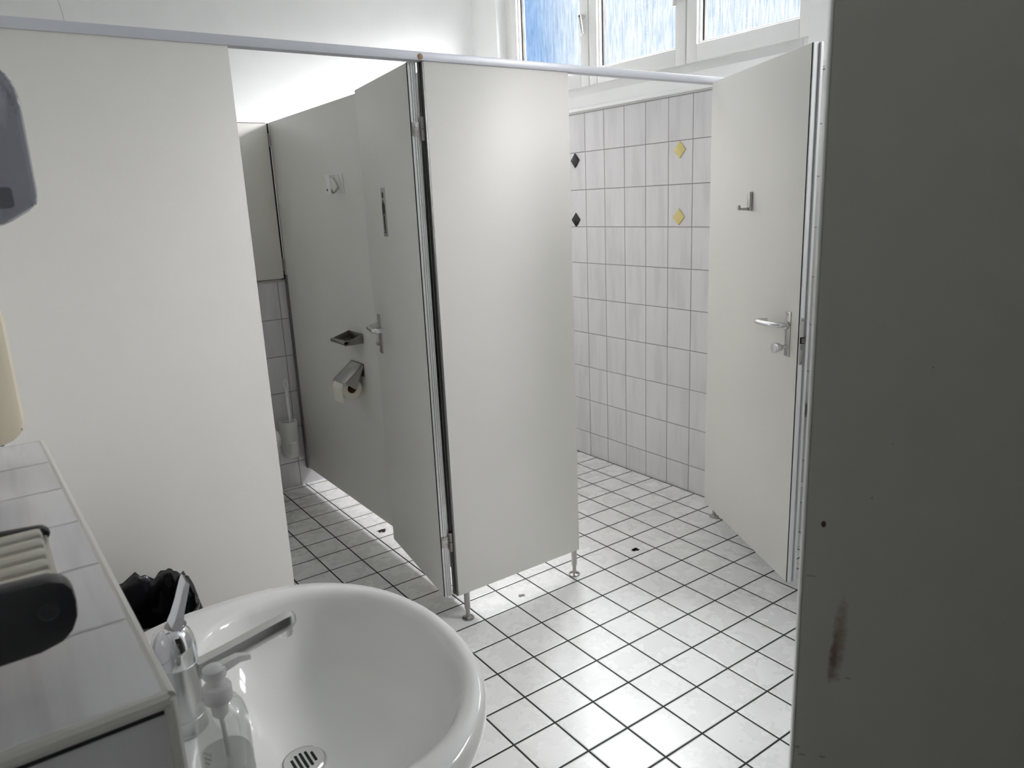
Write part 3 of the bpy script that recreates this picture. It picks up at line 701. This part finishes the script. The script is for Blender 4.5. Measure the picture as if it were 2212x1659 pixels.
# ------------------------------------------------------------------ washbasin
YC = -1.150
def washbasin():
    o = thing('washbasin', 'white oval washbasin in front of the tiled ledge', 'washbasin', (-1.06, YC, 0))
    def out(s, z, dx=0): return oval(dx, 0, .197*s if s <= 1 else .197, .272*s, .312*s, .312*s, 4.2, 2.15, z, 72)
    def inn(s, z, dx=0):
        q = oval(.045, 0, .145*s, .198*s, .250*s, .250*s, 2.6, 2.15, z, 72)
        k = (1-s); return [(x - .030*k, y + .0*k, zz) for x, y, zz in q]
    def back(r): return [(max(x, -.197), y, z) for x, y, z in r]
    def shift(r): return [(x if x > -.05 else x - (1-.0)*0, y, z) for x, y, z in r]
    R = [out(.50, .640), out(.66, .662), out(.82, .710), out(.93, .768), out(.985, .808), out(1.0, .826), out(.998, .838), out(.988, .846), out(.972, .850)]
    # keep the back edge against the ledge for the upper rings
    for k in range(3, len(R)): R[k] = [(x if x > -.12 else -.197 + (x - min(p[0] for p in R[k]))*1.0, y, z) for x, y, z in R[k]]
    R += [inn(1.05, .849), inn(1.01, .845), inn(.985, .836), inn(.955, .816), inn(.90, .788), inn(.80, .755), inn(.66, .728), inn(.48, .711), inn(.30, .7035), inn(.17, .7005)]
    b = MB(); b.loft(R, True, True)
    q = b.build('bowl', 'ceramic', o, angle=60)
    # strainer
    d = MB().lathe([(0, 0), (.029, 0), (.0325, .0015), (.0300, .0035), (.0262, .0030), (0, .0022)], (.016, .012, .7008), 32)
    d = tag(d.build('drain_strainer', 'chrome_soft', o), 'chrome slotted drain strainer')
    for k in range(-2, 3):
        y = k*.0078; h = math.sqrt(max(.0195**2 - y*y, 0))
        s = MB(); a = 12; pts = []
        for i in range(a+1): t = PI*i/a - PI/2; pts.append((y - .0022*math.sin(t), h - .002 + .0022*math.cos(t), 0))
        for i in range(a+1): t = PI*i/a + PI/2; pts.append((y - .0022*math.sin(t), -h + .002 + .0022*math.cos(t), 0))
        s.prism(pts, (0, 0, .0006)); s.build('drain_slot', 'dark', d, loc=(.016, .012, .7031))
    g = MB(); pts = [(.0305*math.cos(t), .0305*math.sin(t), 0) for t in [PI*.25 + PI*.9*i/14 for i in range(15)]]
    g.tube(pts, .0013, 6).build('rust_ring', 'rust', d, loc=(.016, .012, .7030))
    # waste pipe below
    MB().lathe([(0, 0), (.018, 0), (.018, .26), (.030, .27), (.030, .30), (0, .30)], (.016, .012, .36), 20).build('waste_pipe', 'chrome_soft', o)
washbasin()
def faucet():
    o = thing('faucet', 'chrome single-lever mixer tap on the washbasin', 'tap', (-1.196, YC-.008, .8505))
    r = .0262
    MB().lathe([(0, 0), (r+.001, 0), (r+.001, .004), (r, .006), (r, .022), (r-.0008, .0228), (r-.0008, .0236), (r, .0245), (r, .098), (r-.0012, .0992), (0, .0992)], (0, 0, 0), 40).build('body', 'chrome_soft', o)
    MB().lathe([(0, .0995), (r+.0002, .0995), (r+.0010, .1010), (r+.0010, .122), (r, .131), (r-.004, .141), (r-.010, .1485), (r-.018, .1515), (0, .1520)], (0, 0, 0), 40).build('cap', 'chrome', o)
    # spout: flat-topped tapering bar
    def sec(x, z, w, h): return [(x, -w, z), (x, -w, z+h*.55), (x, -w*.72, z+h), (x, w*.72, z+h), (x, w, z+h*.55), (x, w, z), (x, w*.6, z-h*.25), (x, -w*.6, z-h*.25)]
    R = [sec(.018, .068, .0125, .020), sec(.060, .077, .0122, .0185), (sec(.112, .0895, .0120, .017)), sec(.143, .0965, .0118, .016), sec(.154, .0995, .0105, .014), sec(.158, .102, .0070, .010)]
    s = MB().loft(R).build('spout', 'chrome_soft', o, rotz=math.radians(-1.5))
    MB().lathe([(0, 0), (.0092, 0), (.0100, .002), (.0100, .014), (0, .014)], (.143, 0, .0835), 22).build('aerator', 'chrome', s)
    # lever rising from the dome
    def ls(x, z, w, t): return [(x, -w, z), (x, w, z), (x-t*.8, w*.86, z+t), (x-t*.8, -w*.86, z+t)]
    lv = MB().loft([ls(.008, .143, .0150, .011), ls(.012, .153, .0160, .0095), ls(.018, .174, .0150, .007), ls(.026, .199, .0150, .006), ls(.0285, .207, .0146, .005)])
    lv.build('lever', 'chrome', o, angle=30)
    MB().lathe([(0, 0), (.0135, 0), (.0138, .0015), (.0130, .003), (0, .0035)], (.006, 0, .1490), 24).build('lever_collar', 'steel_dark', o)
faucet()
def bottle():
    o = thing('soap_bottle', 'clear pump soap bottle standing on the washbasin beside the tap', 'soap bottle', (-1.180, -1.3165, .8502)); o.scale = (1, 1, .93)
    def sec(s, z): return oval(0, 0, .0285*s, .0285*s, .0335*s, .0335*s, 2.4, 2.4, z, 32)
    b = MB(); b.loft([sec(.90, .0005), sec(.97, .002), sec(1.0, .008), sec(1.0, .100), sec(.985, .112), sec(.92, .123), sec(.78, .131), sec(.50, .1365), sec(.46, .139), sec(.46, .146)])
    b.build('body', 'bottle', o)
    b = MB(); b.loft([sec(.90, .0015), sec(.95, .004), sec(.965, .010), sec(.965, .058)]); b.build('soap', 'soap', o)
    MB().lathe([(0, .138), (.0155, .138), (.0160, .140), (.0160, .155), (.0145, .158), (.0075, .159), (.0070, .172), (0, .172)], (0, 0, 0), 28).build('collar', 'pump', o)
    g = MB().lathe([(0, .170), (.0125, .170), (.0135, .173), (.0125, .181), (.008, .1835), (0, .184)], (0, 0, 0), 24)
    g.loft([[(.004, -.007, .172), (.004, .007, .172), (.004, .006, .183), (.004, -.006, .183)], [(.028, -.0055, .176), (.028, .0055, .176), (.028, .0048, .1845), (.028, -.0048, .1845)], [(.042, -.004, .172), (.042, .004, .172), (.042, .0035, .1785), (.042, -.0035, .1785)]])
    g.build('pump_head', 'pump', o, rotz=math.radians(10))
    MB().tube([(0, 0, .139), (0, 0, .118), (0, 0, .112)], [.0095, .009, .004], 14).tube([(0, 0, .113), (.004, 0, .01)], .0028, 8).build('dip_tube', 'pump', o)
    # faint rows of small print on the side of the bottle
    t = MB()
    for k in range(9):
        z = .030 + k*.0068; a0 = math.radians(205); a1 = math.radians(226 if k % 3 else 218)
        for i in range(5):
            a = a0 + (a1-a0)*i/5; e = a + (a1-a0)/7
            p = [(.0288*math.cos(q), .0339*math.sin(q)) for q in (a, e)]
            t.prism([(p[0][0], p[0][1], z), (p[1][0], p[1][1], z), (p[1][0], p[1][1], z+.0024), (p[0][0], p[0][1], z+.0024)], (-.0003, -.0002, 0))
    t.build('small_print', 'grey_soft', o, smooth=False)
bottle()

# ------------------------------------------------------------------ waste bin with black liner
def waste_bin():
    cx_, cy = -1.150, -.215
    o = thing('waste_bin', 'tall bin with black liner bag in the corner behind the ledge', 'waste bin', (cx_, cy, 0))
    def sec(sx, sy, z, n=160): return oval(0, 0, .140*sx, .140*sx, .145*sy, .145*sy, 4.5, 4.5, z, n)
    MB().loft([sec(.80, .80, .0), sec(.82, .82, .01), sec(.97, .97, .575), sec(.94, .94, .575), sec(.78, .78, .02)]).build('body', 'plastic_k', o)
    rs = []
    def wr(sx, sy, z, amp, zamp, seed):
        r = []
        for i, (x, y, zz) in enumerate(sec(sx, sy, z)):
            v = noise.noise(Vector((x*46, y*46, seed*1.4))); w = noise.noise(Vector((x*20+7, y*20, seed*.9)))
            k = 1 + amp*(v + .6*w); r.append((x*k, y*k, zz + zamp*(w + .5*v)))
        return r
    for a in ((1.08, 1.08, .40, .09, .03, 1.0), (1.07, 1.07, .44, .085, .008, 1.4), (1.06, 1.06, .48, .08, .008, 1.8), (1.055, 1.055, .52, .08, .010, 2.2), (1.05, 1.05, .555, .07, .014, 2.6), (1.02, 1.02, .588, .05, .024, 2.9), (.985, .985, .598, .05, .026, 3.0), (.95, .95, .588, .06, .020, 3.3), (.93, .93, .565, .08, .012, 3.7), (.90, .90, .53, .10, .010, 4.2), (.88, .88, .49, .11, .010, 4.6), (.85, .85, .44, .12, .010, 5.0), (.80, .80, .34, .12, .01, 5.8), (.70, .70, .16, .10, .02, 7.0)):
        rs.append(wr(*a))
    b = MB(); b.loft(rs, False, True)
    tag(b.build('liner_bag', 'bag', o, angle=180), 'crumpled black liner bag')
waste_bin()

# ------------------------------------------------------------------ fittings on the left wall
def soap_dispenser():
    o = thing('soap_dispenser', 'smoky grey see-through soap dispenser at the left edge, above the ledge', 'soap dispenser', (X0, -1.12, 1.500))
    d = .198; w = .05
    def prof(y0, s=1.0):     # outline in x, z
        pts = [(0, .0), (d-.035, .012), (d-.004, .030), (d, .040)] + [(d - .030 + .030*math.cos(t), .132 + .045*math.sin(t)) for t in [PI/2*i/8 for i in range(9)]] + [(0, .182)]
        return pts
    p = prof(0)
    MB().prism([(x, -w, z) for x, z in p], (0, 2*w, 0), bev=.008).build('tank', 'smoke', o)
    MB().box(.0, d-.022, -w+.012, w-.012, .030, .052, .004).build('soap_fill', 'plastic_k', o)
    MB().box(.002, .05, -w+.004, w-.004, .004, .03, .004).build('back_plate', 'plastic_k', o)
soap_dispenser()
def beige_dispenser():
    o = thing('paper_dispenser', 'beige plastic dispenser low at the left edge above the far end of the ledge', 'dispenser', (X0, -.80, 1.205))
    d = .150; w = .08
    p = [(0, .0), (d-.030, .0), (d-.006, .012), (d, .030), (d+.0, .19), (d-.02, .225), (0, .235)]
    MB().prism([(x, -w, z) for x, z in p], (0, 2*w, 0), bev=.012).build('housing', 'beige', o)
    MB().box(.02, d-.03, -w+.02, w-.02, -.002, .004, .001).build('outlet', 'dark', o)
beige_dispenser()
def rack():
    o = thing('wall_rack', 'black-ended wall rack with cloudy ribbed slats in the left foreground above the ledge', 'rack', (X0, -1.46, 1.215))
    d = .150
    # far and near end arms
    MB().prism([(0, .128, .0), (d-.010, .128, .004), (d-.004, .128, .012), (d-.010, .128, .020), (0, .128, .030)], (0, .014, 0), bev=.004).build('arm', 'plastic_k', o)
    n = MB().prism([(0, -.026, -.030), (d-.03, -.026, -.028), (d-.014, -.026, -.024), (d-.006, -.026, -.017), (d-.001, -.026, -.006), (d, -.026, .008), (d-.001, -.026, .018), (d-.006, -.026, .026), (d-.016, -.026, .030), (0, -.026, .034)], (0, .022, 0), bev=.004).build('arm', 'plastic_k', o)
    MB().lathe([(0, 0), (.007, 0), (.0075, .001), (.006, .002), (0, .0015)], (d-.020, -.026, .006), 20, RX(PI/2)).build('screw_cap', 'plastic_k', n)
    for k in range(5):
        y = .004 + k*.026
        MB().box(.01, d-.012, y, y+.019, .006, .022, .004).build('slat', 'rib', o)
    MB().box(d-.016, d-.008, -.004, .130, .004, .012, .002).build('front_bar', 'rib', o)
rack()

# ------------------------------------------------------------------ broken spots in the floor tiles
fl = bpy.data.objects['floor']
def chip(x, y, a, c, seed, m='dark'):
    n = 22; rnd = random.Random(seed); pts = []
    for i in range(n):
        t = 2*PI*i/n; k = 1 + .38*(rnd.random()-.5)*2; pts.append((x + a*k*math.cos(t), y + c*k*math.sin(t), .0002))
    MB().prism(pts, (0, 0, .0006)).build('broken_spot', m, fl, smooth=False)
M['chip_grey'] = mat('grey chipped mortar', (.20, .19, .18), .9)
chip(.829, .047, .018, .014, 3); chip(.826, .049, .011, .008, 5, 'chip_grey')
chip(.052, .975, .022, .016, 11); chip(.209, .052, .014, .011, 8, 'chip_grey')

# corridor crack in the plaster above the cubicles
cr = MB(); pts = [(-.79, 2.1995, 2.72), (-.783, 2.1995, 2.62), (-.789, 2.1995, 2.54), (-.779, 2.1995, 2.47), (-.776, 2.1995, 2.43)]
cr.tube(pts, .0011, 5)
M['crack'] = mat('grey plaster crack', (.48, .48, .47), .9)
cr.build('crack', 'crack', bpy.data.objects['wall_back'])
